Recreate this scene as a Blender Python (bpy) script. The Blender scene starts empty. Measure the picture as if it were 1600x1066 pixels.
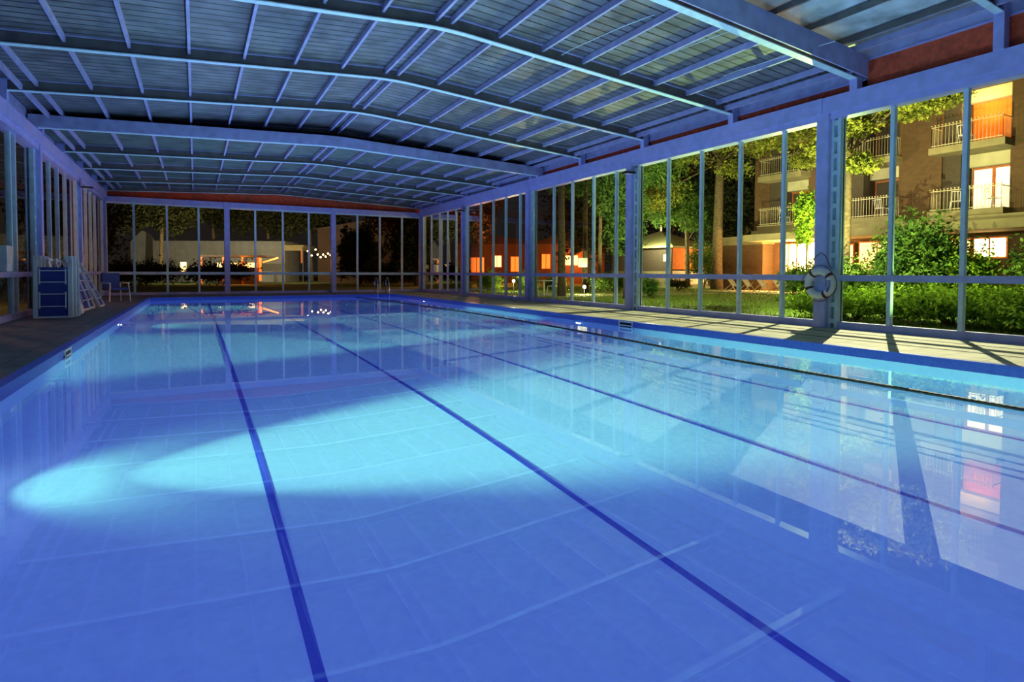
import bpy, math, random
import numpy as np
from mathutils import Vector, Matrix

random.seed(7)
scn = bpy.context.scene
COL = scn.collection
PI = math.pi

# ------------------------------------------------------------------ materials
def nodes_of(m):
    m.use_nodes = True
    nt = m.node_tree
    return nt, nt.nodes, nt.links

def mat(name, col, rough=0.6, metal=0.0, var=0.15, scale=6.0, bump=0.0, emis=None, estr=0.0, spec=0.5, coord='Object'):
    m = bpy.data.materials.new(name)
    nt, N, L = nodes_of(m)
    b = N['Principled BSDF']
    b.inputs['Roughness'].default_value = rough
    b.inputs['Metallic'].default_value = metal
    b.inputs['Specular IOR Level'].default_value = spec
    tc = N.new('ShaderNodeTexCoord')
    nz = N.new('ShaderNodeTexNoise')
    nz.inputs['Scale'].default_value = scale
    nz.inputs['Detail'].default_value = 5
    L.new(tc.outputs[coord], nz.inputs['Vector'])
    rp = N.new('ShaderNodeValToRGB')
    rp.color_ramp.elements[0].position = 0.3
    rp.color_ramp.elements[1].position = 0.7
    rp.color_ramp.elements[0].color = [c * (1 - var) for c in col] + [1]
    rp.color_ramp.elements[1].color = [min(1, c * (1 + var)) for c in col] + [1]
    L.new(nz.outputs['Fac'], rp.inputs['Fac'])
    L.new(rp.outputs['Color'], b.inputs['Base Color'])
    if bump:
        bp = N.new('ShaderNodeBump')
        bp.inputs['Strength'].default_value = bump
        bp.inputs['Distance'].default_value = 0.02
        L.new(nz.outputs['Fac'], bp.inputs['Height'])
        L.new(bp.outputs['Normal'], b.inputs['Normal'])
    if emis:
        b.inputs['Emission Color'].default_value = list(emis) + [1]
        b.inputs['Emission Strength'].default_value = estr
    return m

def glass_mat():
    m = bpy.data.materials.new('window_glass')
    nt, N, L = nodes_of(m)
    N.remove(N['Principled BSDF'])
    out = N['Material Output']
    tr = N.new('ShaderNodeBsdfTransparent'); tr.inputs[0].default_value = (0.93, 0.96, 0.95, 1)
    gl = N.new('ShaderNodeBsdfGlossy'); gl.inputs['Roughness'].default_value = 0.015
    fr = N.new('ShaderNodeFresnel'); fr.inputs[0].default_value = 1.10
    mx = N.new('ShaderNodeMixShader')
    L.new(fr.outputs[0], mx.inputs[0]); L.new(tr.outputs[0], mx.inputs[1]); L.new(gl.outputs[0], mx.inputs[2])
    L.new(mx.outputs[0], out.inputs['Surface'])
    return m

def water_mat():
    m = bpy.data.materials.new('pool_water')
    nt, N, L = nodes_of(m)
    N.remove(N['Principled BSDF'])
    g = N.new('ShaderNodeBsdfGlass'); g.inputs['IOR'].default_value = 1.333; g.inputs['Roughness'].default_value = 0.0
    L.new(g.outputs[0], N['Material Output'].inputs['Surface'])
    return m

def tile_mat(name, c1, mortar, size, emis, estr, rough=0.35):
    """small mosaic tiles; the faint glow stands for light scattered in the lit water"""
    m = bpy.data.materials.new(name)
    nt, N, L = nodes_of(m)
    b = N['Principled BSDF']; b.inputs['Roughness'].default_value = rough
    b.inputs['Specular IOR Level'].default_value = 0.2
    tc = N.new('ShaderNodeTexCoord')
    nz = N.new('ShaderNodeTexNoise'); nz.inputs['Scale'].default_value = 1 / size; nz.inputs['Detail'].default_value = 3
    L.new(tc.outputs['Object'], nz.inputs['Vector'])
    rp = N.new('ShaderNodeValToRGB')
    rp.color_ramp.elements[0].position = 0.35; rp.color_ramp.elements[1].position = 0.65
    rp.color_ramp.elements[0].color = list(mortar) + [1]; rp.color_ramp.elements[1].color = list(c1) + [1]
    L.new(nz.outputs['Fac'], rp.inputs['Fac']); L.new(rp.outputs['Color'], b.inputs['Base Color'])
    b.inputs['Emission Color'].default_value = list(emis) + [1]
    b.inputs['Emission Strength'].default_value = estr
    return m

def roof_mat(name, col, lines=True):
    m = bpy.data.materials.new(name)
    nt, N, L = nodes_of(m)
    b = N['Principled BSDF']; b.inputs['Roughness'].default_value = 0.45
    tc = N.new('ShaderNodeTexCoord')
    sp = N.new('ShaderNodeSeparateXYZ'); L.new(tc.outputs['Object'], sp.inputs[0])
    nz = N.new('ShaderNodeTexNoise'); nz.inputs['Scale'].default_value = 2.5; nz.inputs['Detail'].default_value = 6
    L.new(tc.outputs['Object'], nz.inputs['Vector'])
    rp = N.new('ShaderNodeValToRGB')
    rp.color_ramp.elements[0].position = 0.3; rp.color_ramp.elements[1].position = 0.72
    rp.color_ramp.elements[0].color = [c * 0.6 for c in col] + [1]
    rp.color_ramp.elements[1].color = [min(1, c * 1.5) for c in col] + [1]
    L.new(nz.outputs['Fac'], rp.inputs['Fac'])
    last = rp.outputs['Color']
    if lines:
        md = N.new('ShaderNodeMath'); md.operation = 'MULTIPLY'; md.inputs[1].default_value = 1 / 0.225
        L.new(sp.outputs['Y'], md.inputs[0])
        fr = N.new('ShaderNodeMath'); fr.operation = 'FRACT'; L.new(md.outputs[0], fr.inputs[0])
        lt = N.new('ShaderNodeMath'); lt.operation = 'LESS_THAN'; lt.inputs[1].default_value = 0.17
        L.new(fr.outputs[0], lt.inputs[0])
        mx = N.new('ShaderNodeMix'); mx.data_type = 'RGBA'
        L.new(lt.outputs[0], mx.inputs['Factor']); L.new(last, mx.inputs['A'])
        mx.inputs['B'].default_value = (0.012, 0.016, 0.02, 1)
        last = mx.outputs['Result']
        bp = N.new('ShaderNodeBump'); bp.inputs['Strength'].default_value = 0.4; bp.inputs['Distance'].default_value = 0.02
        bp.invert = True
        L.new(lt.outputs[0], bp.inputs['Height']); L.new(bp.outputs['Normal'], b.inputs['Normal'])
    L.new(last, b.inputs['Base Color'])
    return m

def brick_mat(name, c1, c2, mortar, axis='YZ'):
    m = bpy.data.materials.new(name)
    nt, N, L = nodes_of(m)
    b = N['Principled BSDF']; b.inputs['Roughness'].default_value = 0.9
    tc = N.new('ShaderNodeTexCoord')
    sp = N.new('ShaderNodeSeparateXYZ'); L.new(tc.outputs['Object'], sp.inputs[0])
    cb = N.new('ShaderNodeCombineXYZ')
    L.new(sp.outputs[axis[0]], cb.inputs['X']); L.new(sp.outputs[axis[1]], cb.inputs['Y'])
    bk = N.new('ShaderNodeTexBrick'); bk.inputs['Scale'].default_value = 2.2
    bk.inputs['Color1'].default_value = list(c1) + [1]; bk.inputs['Color2'].default_value = list(c2) + [1]
    bk.inputs['Mortar'].default_value = list(mortar) + [1]; bk.inputs['Mortar Size'].default_value = 0.012
    L.new(cb.outputs[0], bk.inputs['Vector']); L.new(bk.outputs['Color'], b.inputs['Base Color'])
    return m

def deck_mat(name, c1, c2, mortar, sx=1.6):
    m = bpy.data.materials.new(name)
    nt, N, L = nodes_of(m)
    b = N['Principled BSDF']; b.inputs['Roughness'].default_value = 0.7
    tc = N.new('ShaderNodeTexCoord')
    nz = N.new('ShaderNodeTexNoise'); nz.inputs['Scale'].default_value = 3; nz.inputs['Detail'].default_value = 8
    L.new(tc.outputs['Object'], nz.inputs['Vector'])
    bk = N.new('ShaderNodeTexBrick'); bk.inputs['Scale'].default_value = sx; bk.offset = 0.0
    bk.inputs['Brick Width'].default_value = 0.8; bk.inputs['Row Height'].default_value = 0.8
    bk.inputs['Color1'].default_value = list(c1) + [1]; bk.inputs['Color2'].default_value = list(c2) + [1]
    bk.inputs['Mortar'].default_value = list(mortar) + [1]; bk.inputs['Mortar Size'].default_value = 0.012
    L.new(tc.outputs['Object'], bk.inputs['Vector'])
    mx = N.new('ShaderNodeMix'); mx.data_type = 'RGBA'; mx.blend_type = 'MULTIPLY'; mx.inputs['Factor'].default_value = 0.7
    L.new(bk.outputs['Color'], mx.inputs['A']); L.new(nz.outputs['Fac'], mx.inputs['B'])
    L.new(mx.outputs['Result'], b.inputs['Base Color'])
    bp = N.new('ShaderNodeBump'); bp.inputs['Strength'].default_value = 0.3
    L.new(nz.outputs['Fac'], bp.inputs['Height']); L.new(bp.outputs['Normal'], b.inputs['Normal'])
    return m

def leaf_mat(name, c1, c2):
    m = bpy.data.materials.new(name)
    nt, N, L = nodes_of(m)
    N.remove(N['Principled BSDF'])
    out = N['Material Output']
    tc = N.new('ShaderNodeTexCoord')
    nz = N.new('ShaderNodeTexNoise'); nz.inputs['Scale'].default_value = 2.2; nz.inputs['Detail'].default_value = 6
    L.new(tc.outputs['Object'], nz.inputs['Vector'])
    rp = N.new('ShaderNodeValToRGB')
    rp.color_ramp.elements[0].position = 0.35; rp.color_ramp.elements[1].position = 0.65
    rp.color_ramp.elements[0].color = list(c1) + [1]; rp.color_ramp.elements[1].color = list(c2) + [1]
    L.new(nz.outputs['Fac'], rp.inputs['Fac'])
    df = N.new('ShaderNodeBsdfDiffuse'); tl = N.new('ShaderNodeBsdfTranslucent')
    L.new(rp.outputs['Color'], df.inputs[0]); L.new(rp.outputs['Color'], tl.inputs[0])
    mx = N.new('ShaderNodeMixShader'); mx.inputs[0].default_value = 0.3
    L.new(df.outputs[0], mx.inputs[1]); L.new(tl.outputs[0], mx.inputs[2])
    L.new(mx.outputs[0], out.inputs['Surface'])
    return m

M = {}
M['paint'] = mat('painted_steel', (0.36, 0.39, 0.80), 0.4, 0.0, 0.12, 5, 0.05)
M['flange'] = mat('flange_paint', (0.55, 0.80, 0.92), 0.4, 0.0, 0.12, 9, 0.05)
M['web'] = mat('roof_web_shaded', (0.11, 0.105, 0.11), 0.5, 0.0, 0.25, 4, 0.06)  # shade on the upright webs put into a darker colour than the flange
M['roofsteel'] = mat('roof_steel', (0.32, 0.34, 0.62), 0.45, 0.0, 0.18, 4, 0.06)
M['alu'] = mat('aluminium', (0.55, 0.74, 0.86), 0.35, 0.1, 0.1, 6)
M['slot'] = mat('slot_dark', (0.01, 0.01, 0.012), 0.9)
M['glass'] = glass_mat()
M['water'] = water_mat()
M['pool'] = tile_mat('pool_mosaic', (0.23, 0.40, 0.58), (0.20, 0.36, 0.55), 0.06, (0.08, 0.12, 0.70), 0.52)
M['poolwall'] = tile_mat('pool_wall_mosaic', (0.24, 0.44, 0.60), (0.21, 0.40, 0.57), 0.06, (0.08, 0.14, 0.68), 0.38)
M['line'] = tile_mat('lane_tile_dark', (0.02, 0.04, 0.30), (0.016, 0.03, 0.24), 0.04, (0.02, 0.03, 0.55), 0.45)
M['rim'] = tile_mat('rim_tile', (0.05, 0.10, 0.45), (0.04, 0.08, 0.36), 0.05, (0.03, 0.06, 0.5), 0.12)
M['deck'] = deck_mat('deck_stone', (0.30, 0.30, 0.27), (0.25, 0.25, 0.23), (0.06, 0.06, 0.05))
M['deck2'] = deck_mat('deck_stone_lit', (0.62, 0.62, 0.40), (0.54, 0.54, 0.34), (0.2, 0.2, 0.14))  # same stone; the flood's pale yellow light is put into the colour
M['groutline'] = mat('drain_dark', (0.02, 0.025, 0.01), 0.8)
M['red'] = mat('red_board', (0.55, 0.075, 0.03), 0.8, 0, 0.3, 9, 0.2)
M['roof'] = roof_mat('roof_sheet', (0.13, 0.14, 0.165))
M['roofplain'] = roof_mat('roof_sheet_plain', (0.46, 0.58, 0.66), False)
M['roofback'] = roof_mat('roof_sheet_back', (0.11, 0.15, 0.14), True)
M['rope'] = mat('black_rope', (0.012, 0.014, 0.02), 0.6)
M['white'] = mat('white_plastic', (0.72, 0.74, 0.76), 0.4, 0, 0.06)
M['blue'] = mat('blue_mesh_fabric', (0.035, 0.045, 0.30), 0.8, 0, 0.3, 60, 0.3)
M['dblue'] = mat('dark_blue_cushion', (0.03, 0.04, 0.22), 0.8, 0, 0.3, 20)
M['chrome'] = mat('chrome', (0.8, 0.82, 0.85), 0.12, 1.0, 0.02)
M['brown'] = mat('red_brown_band', (0.10, 0.025, 0.02), 0.7)
M['bluetext'] = mat('blue_lettering', (0.02, 0.05, 0.5), 0.6)
M['black'] = mat('black_metal', (0.02, 0.02, 0.022), 0.5)
M['grass'] = mat('grass_ground', (0.08, 0.13, 0.02), 0.95, 0, 0.6, 3, 0.4)
M['blade'] = leaf_mat('grass_blades', (0.06, 0.12, 0.012), (0.16, 0.26, 0.03))
M['paving'] = mat('garden_paving', (0.22, 0.21, 0.15), 0.9, 0, 0.25, 3, 0.2)
M['bark'] = mat('pine_bark', (0.085, 0.065, 0.035), 0.95, 0, 0.5, 9, 0.9)
M['leafP'] = leaf_mat('pine_leaf', (0.06, 0.09, 0.015), (0.30, 0.34, 0.06))
M['leafG'] = leaf_mat('green_leaf', (0.03, 0.08, 0.02), (0.15, 0.26, 0.05))
M['leafB'] = leaf_mat('bright_leaf', (0.05, 0.12, 0.01), (0.26, 0.42, 0.04))
M['leafD'] = leaf_mat('dark_leaf', (0.016, 0.022, 0.010), (0.055, 0.06, 0.022))
M['leafR'] = leaf_mat('brown_haze_leaf', (0.03, 0.016, 0.008), (0.08, 0.045, 0.018))  # reddish night haze put into the leaf colour of the trees behind
M['brick'] = brick_mat('hotel_brick', (0.095, 0.05, 0.022), (0.07, 0.038, 0.018), (0.055, 0.048, 0.028))
M['concrete'] = mat('hotel_concrete', (0.20, 0.18, 0.10), 0.85, 0, 0.15, 2)
M['plaster'] = mat('hotel_plaster', (0.42, 0.40, 0.28), 0.85, 0, 0.1, 2)
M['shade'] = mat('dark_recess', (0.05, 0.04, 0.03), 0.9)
M['orangewall'] = mat('orange_plaster', (0.60, 0.16, 0.02), 0.85, 0, 0.15, 3)
M['wood'] = mat('door_wood', (0.35, 0.09, 0.02), 0.6, 0, 0.2, 8)
M['curtain'] = mat('lit_curtain', (0.8, 0.75, 0.55), 0.8, 0, 0.05, 3, 0, (1.0, 0.80, 0.45), 1.6)
M['litroom'] = mat('lit_room', (0.8, 0.6, 0.3), 0.8, 0, 0.1, 3, 0, (1.0, 0.58, 0.20), 2.6)
M['litlobby'] = mat('lit_lobby', (0.9, 0.7, 0.4), 0.8, 0, 0.1, 3, 0, (1.0, 0.62, 0.25), 9.0)
M['litorange'] = mat('orange_glow', (0.8, 0.3, 0.1), 0.8, 0, 0.1, 3, 0, (1.0, 0.18, 0.02), 1.8)
M['lamp'] = mat('lamp_lens', (1, 1, 1), 0.5, 0, 0, 3, 0, (1.0, 0.9, 0.55), 40.0)
M['lens'] = mat('pool_lamp_lens', (1, 1, 1), 0.5, 0, 0, 3, 0, (0.85, 1.0, 0.95), 60.0)
M['bulb'] = mat('small_bulb', (1, 1, 1), 0.5, 0, 0, 3, 0, (1.0, 0.62, 0.25), 12.0)
M['metalrail'] = mat('white_railing', (0.45, 0.42, 0.28), 0.5, 0.2)
M['paving_w'] = mat('white_base_board', (0.62, 0.56, 0.40), 0.8)
M['pavroof'] = mat('pavilion_roof', (0.26, 0.27, 0.12), 0.9, 0, 0.15, 5)
M['greywall'] = mat('grey_wall', (0.13, 0.14, 0.15), 0.9, 0, 0.15, 1.5)
M['darkhouse'] = mat('dark_house_wall', (0.035, 0.02, 0.014), 0.9)
M['houseorange'] = mat('far_house_wall', (0.13, 0.06, 0.03), 0.9)
M['roofdark'] = mat('dark_roof_tiles', (0.04, 0.025, 0.02), 0.9)
M['signbox'] = mat('white_sign_box', (0.6, 0.66, 0.75), 0.5)

# ------------------------------------------------------------------ mesh helpers
class MB:
    def __init__(s): s.v = []; s.f = []
    def quadbox(s, P):                                   # 8 points
        o = len(s.v); s.v += [tuple(p) for p in P]
        for q in ((0,3,2,1),(4,5,6,7),(0,1,5,4),(1,2,6,5),(2,3,7,6),(3,0,4,7)): s.f.append(tuple(o+i for i in q))
        return s
    def box(s, x0,x1,y0,y1,z0,z1):
        return s.quadbox([(x0,y0,z0),(x1,y0,z0),(x1,y1,z0),(x0,y1,z0),(x0,y0,z1),(x1,y0,z1),(x1,y1,z1),(x0,y1,z1)])
    def bar(s, p, q, w, h, up=(0,0,1)):
        p=Vector(p); q=Vector(q); d=(q-p).normalized(); u=Vector(up)
        sx=d.cross(u)
        if sx.length<1e-4: sx=d.cross(Vector((1,0,0)))
        sx.normalize(); uz=sx.cross(d).normalized()
        a=sx*w/2; b=uz*h/2
        return s.quadbox([p-a-b,p+a-b,q+a-b,q-a-b,p-a+b,p+a+b,q+a+b,q-a+b])
    def tube(s, pts, r, n=10, close=False, cap=True):
        pts=[Vector(p) for p in pts]; m=len(pts); o=len(s.v)
        rr=r if isinstance(r,(list,tuple)) else [r]*m
        nrm=None
        for i,p in enumerate(pts):
            a=pts[(i-1)%m] if (close or i>0) else p; b=pts[(i+1)%m] if (close or i<m-1) else p
            t=(b-a).normalized()
            if nrm is None:
                nrm=t.cross(Vector((0,0,1)))
                if nrm.length<1e-3: nrm=t.cross(Vector((1,0,0)))
            nrm=(nrm-t*nrm.dot(t)).normalized(); bi=t.cross(nrm)
            for k in range(n):
                an=2*PI*k/n; s.v.append(tuple(p+(nrm*math.cos(an)+bi*math.sin(an))*rr[i]))
        for i in range(m if close else m-1):
            j=(i+1)%m
            for k in range(n):
                k2=(k+1)%n; s.f.append((o+i*n+k,o+i*n+k2,o+j*n+k2,o+j*n+k))
        if cap and not close:
            s.f.append(tuple(o+k for k in reversed(range(n)))); s.f.append(tuple(o+(m-1)*n+k for k in range(n)))
        return s
    def prism(s, poly, axis, a, b):                      # poly in the two other axes
        o=len(s.v); n=len(poly)
        for c in (a,b):
            for (u,w) in poly:
                s.v.append({'x':(c,u,w),'y':(u,c,w),'z':(u,w,c)}[axis])
        s.f.append(tuple(o+i for i in range(n))); s.f.append(tuple(o+n+i for i in reversed(range(n))))
        for i in range(n):
            j=(i+1)%n; s.f.append((o+i,o+n+i,o+n+j,o+j))
        return s
    def quad(s,a,b,c,d):
        o=len(s.v); s.v+=[a,b,c,d]; s.f.append((o,o+1,o+2,o+3)); return s
    def tri(s,a,b,c):
        o=len(s.v); s.v+=[a,b,c]; s.f.append((o,o+1,o+2)); return s
    def build(s, name, m, parent=None, smooth=False, label=None, bevel=0.0):
        me=bpy.data.meshes.new(name)
        off=Vector((0,0,0))
        me.from_pydata([tuple(v) for v in s.v],[],s.f); me.update()
        me.materials.append(m)
        import bmesh
        bm=bmesh.new(); bm.from_mesh(me); bmesh.ops.recalc_face_normals(bm,faces=bm.faces)
        if bevel: bmesh.ops.bevel(bm,geom=list(bm.edges),offset=bevel,segments=2,affect='EDGES',clamp_overlap=True)
        bm.to_mesh(me); bm.free()
        if smooth:
            for p in me.polygons: p.use_smooth=True
        o=bpy.data.objects.new(name,me); COL.objects.link(o)
        if parent is not None: o.parent=parent
        if label: o['label']=label
        return o

def tag(o,label=None,cat=None,group=None,kind=None):
    if label: o['label']=label
    if cat: o['category']=cat
    if group: o['group']=group
    if kind: o['kind']=kind
    return o

def thing(name,label,cat,loc=(0,0,0),rz=0,group=None,kind=None):
    o=bpy.data.objects.new(name,None); COL.objects.link(o); o.location=loc; o.rotation_euler=(0,0,rz)
    o.empty_display_size=0.2
    return tag(o,label,cat,group,kind)

def copy_tree(o,parent=None):
    c=o.copy(); COL.objects.link(c); c.parent=parent
    for ch in list(o.children): copy_tree(ch,c)
    return c

def arr_mesh(name,verts,faces,m,parent):
    me=bpy.data.meshes.new(name); n=len(verts); k=len(faces); w=faces.shape[1]
    me.vertices.add(n); me.vertices.foreach_set('co',verts.astype(np.float32).ravel())
    me.loops.add(k*w); me.loops.foreach_set('vertex_index',faces.astype(np.int32).ravel())
    me.polygons.add(k); me.polygons.foreach_set('loop_start',np.arange(0,k*w,w,dtype=np.int32))
    me.polygons.foreach_set('loop_total',np.full(k,w,dtype=np.int32))
    me.update(calc_edges=True); me.materials.append(m)
    o=bpy.data.objects.new(name,me); COL.objects.link(o)
    if parent is not None: o.parent=parent
    return o

def leaves(name,blobs,n,size,m,parent,seed=1,shell=0.45,flat=0.0):
    rg=np.random.default_rng(seed)
    B=np.array(blobs,dtype=float)
    vol=B[:,3]*B[:,4]*B[:,5]; pr=vol**0.75; pr/=pr.sum()
    ix=rg.choice(len(B),n,p=pr)
    d=rg.normal(size=(n,3)); d/=np.linalg.norm(d,axis=1)[:,None]
    r=(shell+(1-shell)*rg.random(n))[:,None]
    # lumpy outline
    lump=1+0.22*np.sin(d[:,0:1]*7+ix[:,None])+0.18*np.sin(d[:,1:2]*9+2*ix[:,None])+0.15*np.sin(d[:,2:3]*8)
    c=B[ix,:3]+d*r*lump*B[ix,3:]
    c[:,2]=np.maximum(c[:,2],0.05)
    a=rg.normal(size=(n,3)); a/=np.linalg.norm(a,axis=1)[:,None]
    b=rg.normal(size=(n,3)); b-=a*(a*b).sum(1)[:,None]; b/=np.linalg.norm(b,axis=1)[:,None]
    s=(size*(0.6+0.8*rg.random(n)))[:,None]
    a=a*s; b=b*s*0.45
    V=np.stack([c-a,c+b,c+a,c-b],axis=1).reshape(-1,3)
    F=np.arange(4*n).reshape(-1,4)
    return arr_mesh(name,V,F,m,parent)

def tree(name,label,base,top,r,blobs,n,size,leafm,seed,group=None,cat='tree',shell=0.4,bend=0.3):
    t=thing(name,label,cat,(base[0],base[1],0),0,group)
    rg=random.Random(seed)
    mb=MB(); pts=[]; rad=[]; h=top
    for i in range(9):
        f=i/8
        pts.append((bend*math.sin(f*2.2+seed)*f,bend*math.cos(f*1.7+seed)*f-bend*0*f,h*f)); rad.append(r*(1.18 if i==0 else 1)*(1-0.55*f))
    mb.tube(pts,rad,12)
    for (x,y,z,rx,ry,rz) in blobs:
        q=(x-base[0],y-base[1],z); k=min(8,max(2 if h<8 else 5,int(8*min(0.95,(z-0.15*h)/h))))
        p=pts[k]
        mid=((p[0]+q[0])/2,(p[1]+q[1])/2,(p[2]+q[2])/2+0.15)
        mb.tube([p,mid,q],[r*0.24,r*0.14,r*0.05],6)
    mb.build('trunk',M['bark'],t,True)
    lb=[(x-base[0],y-base[1],z,rx,ry,rz) for (x,y,z,rx,ry,rz) in blobs]
    leaves('crown',lb,n,size,leafm,t,seed,shell)
    return t

def shrub(label,c,rx,ry,h,n,size,leafm,seed,name='leafy_shrub',group=None,lumps=5):
    t=thing(name,label,'shrub',(c[0],c[1],0),0,group)
    rg=random.Random(seed); bl=[]
    mb=MB()
    for i in range(lumps):
        a=2*PI*i/lumps+rg.random(); k=0.5 if lumps>1 else 0
        x=math.cos(a)*rx*k; y=math.sin(a)*ry*k; z=h*(0.42+0.22*rg.random())
        bl.append((x,y,z,rx*0.6,ry*0.6,h*0.42))
        mb.tube([(x*0.15,y*0.15,0),(x*0.5,y*0.5,z*0.5),(x,y,z)],[0.035,0.025,0.012],5)
    mb.build('stem',M['bark'],t)
    leaves('foliage',bl,n,size,leafm,t,seed,0.2)
    return t

# ------------------------------------------------------------------ key dimensions
XR=11.24; XL=-3.56; YB=31.14; ZB=4.18; ZT=4.62       # wall planes, beam bottom / top
XM=(XR+XL)/2
PX0,PX1,PY0,PY1=-1.62,8.55,0.25,27.75                # pool
ZW=-0.13

# ------------------------------------------------------------------ camera (shifted lens, level with the mid rail)
cam=bpy.data.cameras.new('camera'); co=bpy.data.objects.new('camera',cam); COL.objects.link(co)
rt=Vector((0.87674403,-0.48094363,0.00362287)); up=Vector((0.01158476,0.02864787,0.99952243)); fw=Vector((0.48081774,0.87628336,-0.03068847))
R=Matrix((rt,up,-fw)).transposed()
co.matrix_world=Matrix.Translation((0,0,1.10548))@R.to_4x4()
cam.sensor_fit='HORIZONTAL'; cam.sensor_width=36; cam.lens=36*900.6931/1600; cam.shift_y=-(533-452.95)/1600
cam.clip_start=0.05; cam.clip_end=500
scn.camera=co

# ------------------------------------------------------------------ ground, decks, pool
g=MB(); g.quad((-60,YB+0.2,-0.03),(110,YB+0.2,-0.03),(110,130,-0.03),(-60,130,-0.03))
g.quad((XR+0.25,-40,-0.03),(110,-40,-0.03),(110,YB+0.2,-0.03),(XR+0.25,YB+0.2,-0.03))
g.quad((-60,-40,-0.03),(XL-0.25,-40,-0.03),(XL-0.25,YB+0.2,-0.03),(-60,YB+0.2,-0.03))
tag(g.build('ground',M['grass']),'dark green lawn around the glazed pool hall','lawn',kind='structure')

fl=thing('floor','stone deck running round the pool inside the glazed hall','floor',kind='structure')
def slab(x0,x1,y0,y1,m,nm='deck',z0=-0.25,z1=0.0): return MB().box(x0,x1,y0,y1,z0,z1).build(nm,m,fl)
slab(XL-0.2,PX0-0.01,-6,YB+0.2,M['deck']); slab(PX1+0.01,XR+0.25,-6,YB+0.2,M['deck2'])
slab(PX0-0.01,PX1+0.01,PY1+0.01,YB+0.2,M['deck']); slab(PX0-0.01,PX1+0.01,-6,PY0-0.01,M['deck'])
MB().box(PX1+0.98,PX1+1.03,-6,YB,0.0,0.004).build('drain_channel',M['groutline'],fl)
MB().box(PX1+2.0,PX1+2.04,-6,YB,0.0,0.004).build('drain_channel',M['groutline'],fl)

pool=thing('swimming_pool','long rectangular swimming pool of lit blue water filling the hall','pool',((PX0+PX1)/2,(PY0+PY1)/2,0))
def L(p): return (p[0]-(PX0+PX1)/2,p[1]-(PY0+PY1)/2,p[2])
def zf(y): return ZW-0.90-0.70*(y-PY0)/(PY1-PY0)
b=MB(); ns=10
b.quad(L((PX0,PY0,zf(PY0))),L((PX1,PY0,zf(PY0))),L((PX1,PY1,zf(PY1))),L((PX0,PY1,zf(PY1))))
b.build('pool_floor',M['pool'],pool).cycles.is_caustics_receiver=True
b=MB()
ZR=ZW-0.0
for (xa,ya,xb,yb) in ((PX0,PY0,PX0,PY1),(PX1,PY1,PX1,PY0),(PX0,PY1,PX1,PY1),(PX1,PY0,PX0,PY0)):
    b.quad(L((xa,ya,zf(ya))),L((xb,yb,zf(yb))),L((xb,yb,ZR)),L((xa,ya,ZR)))
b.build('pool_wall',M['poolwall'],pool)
b=MB()
for (xa,ya,xb,yb) in ((PX0,PY0,PX0,PY1),(PX1,PY1,PX1,PY0),(PX0,PY1,PX1,PY1),(PX1,PY0,PX0,PY0)):
    b.quad(L((xa,ya,ZR)),L((xb,yb,ZR)),L((xb,yb,0.002)),L((xa,ya,0.002)))
w=0.12
b.quad(L((PX0-w,PY0,0.003)),L((PX0,PY0,0.003)),L((PX0,PY1,0.003)),L((PX0-w,PY1,0.003)))
b.quad(L((PX1,PY0,0.003)),L((PX1+w,PY0,0.003)),L((PX1+w,PY1,0.003)),L((PX1,PY1,0.003)))
b.quad(L((PX0-w,PY1,0.003)),L((PX1+w,PY1,0.003)),L((PX1+w,PY1+w,0.003)),L((PX0-w,PY1+w,0.003)))
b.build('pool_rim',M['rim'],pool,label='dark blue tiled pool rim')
for x in (0.45,2.36,4.33,6.33):
    b=MB(); hw=0.026
    y0,y1=PY0+0.2,PY1-1.2
    b.quad(L((x-hw,y0,zf(y0)+0.004)),L((x+hw,y0,zf(y0)+0.004)),L((x+hw,y1,zf(y1)+0.004)),L((x-hw,y1,zf(y1)+0.004)))
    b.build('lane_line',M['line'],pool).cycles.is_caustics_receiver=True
MB().quad(L((PX0,PY0,ZW)),L((PX1,PY0,ZW)),L((PX1,PY1,ZW)),L((PX0,PY1,ZW))).build('water',M['water'],pool,True,label='still glassy blue water').cycles.is_caustics_caster=True
for (x,s) in ((PX0,1),(PX1,-1)):
    b=MB(); y=10.2; hw=0.24
    for (ya,yb,za,zb) in ((y-hw,y+hw,-0.03,-0.005),(y-hw,y-hw+0.03,-0.2,-0.03),(y+hw-0.03,y+hw,-0.2,-0.03),(y-hw,y+hw,-0.11,-0.085)):
        q=L((x,ya,za)); r=L((x+s*0.02,yb,zb)); b.box(min(q[0],r[0]),max(q[0],r[0]),q[1],r[1],q[2],r[2])
    o=b.build('skimmer_mouth',M['white'],pool)
    q=L((x,y-hw+0.03,-0.2)); r=L((x+s*0.006,y+hw-0.03,-0.03))
    MB().box(min(q[0],r[0]),max(q[0],r[0]),q[1],r[1],q[2],r[2]).build('skimmer_opening',M['slot'],o)

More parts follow.
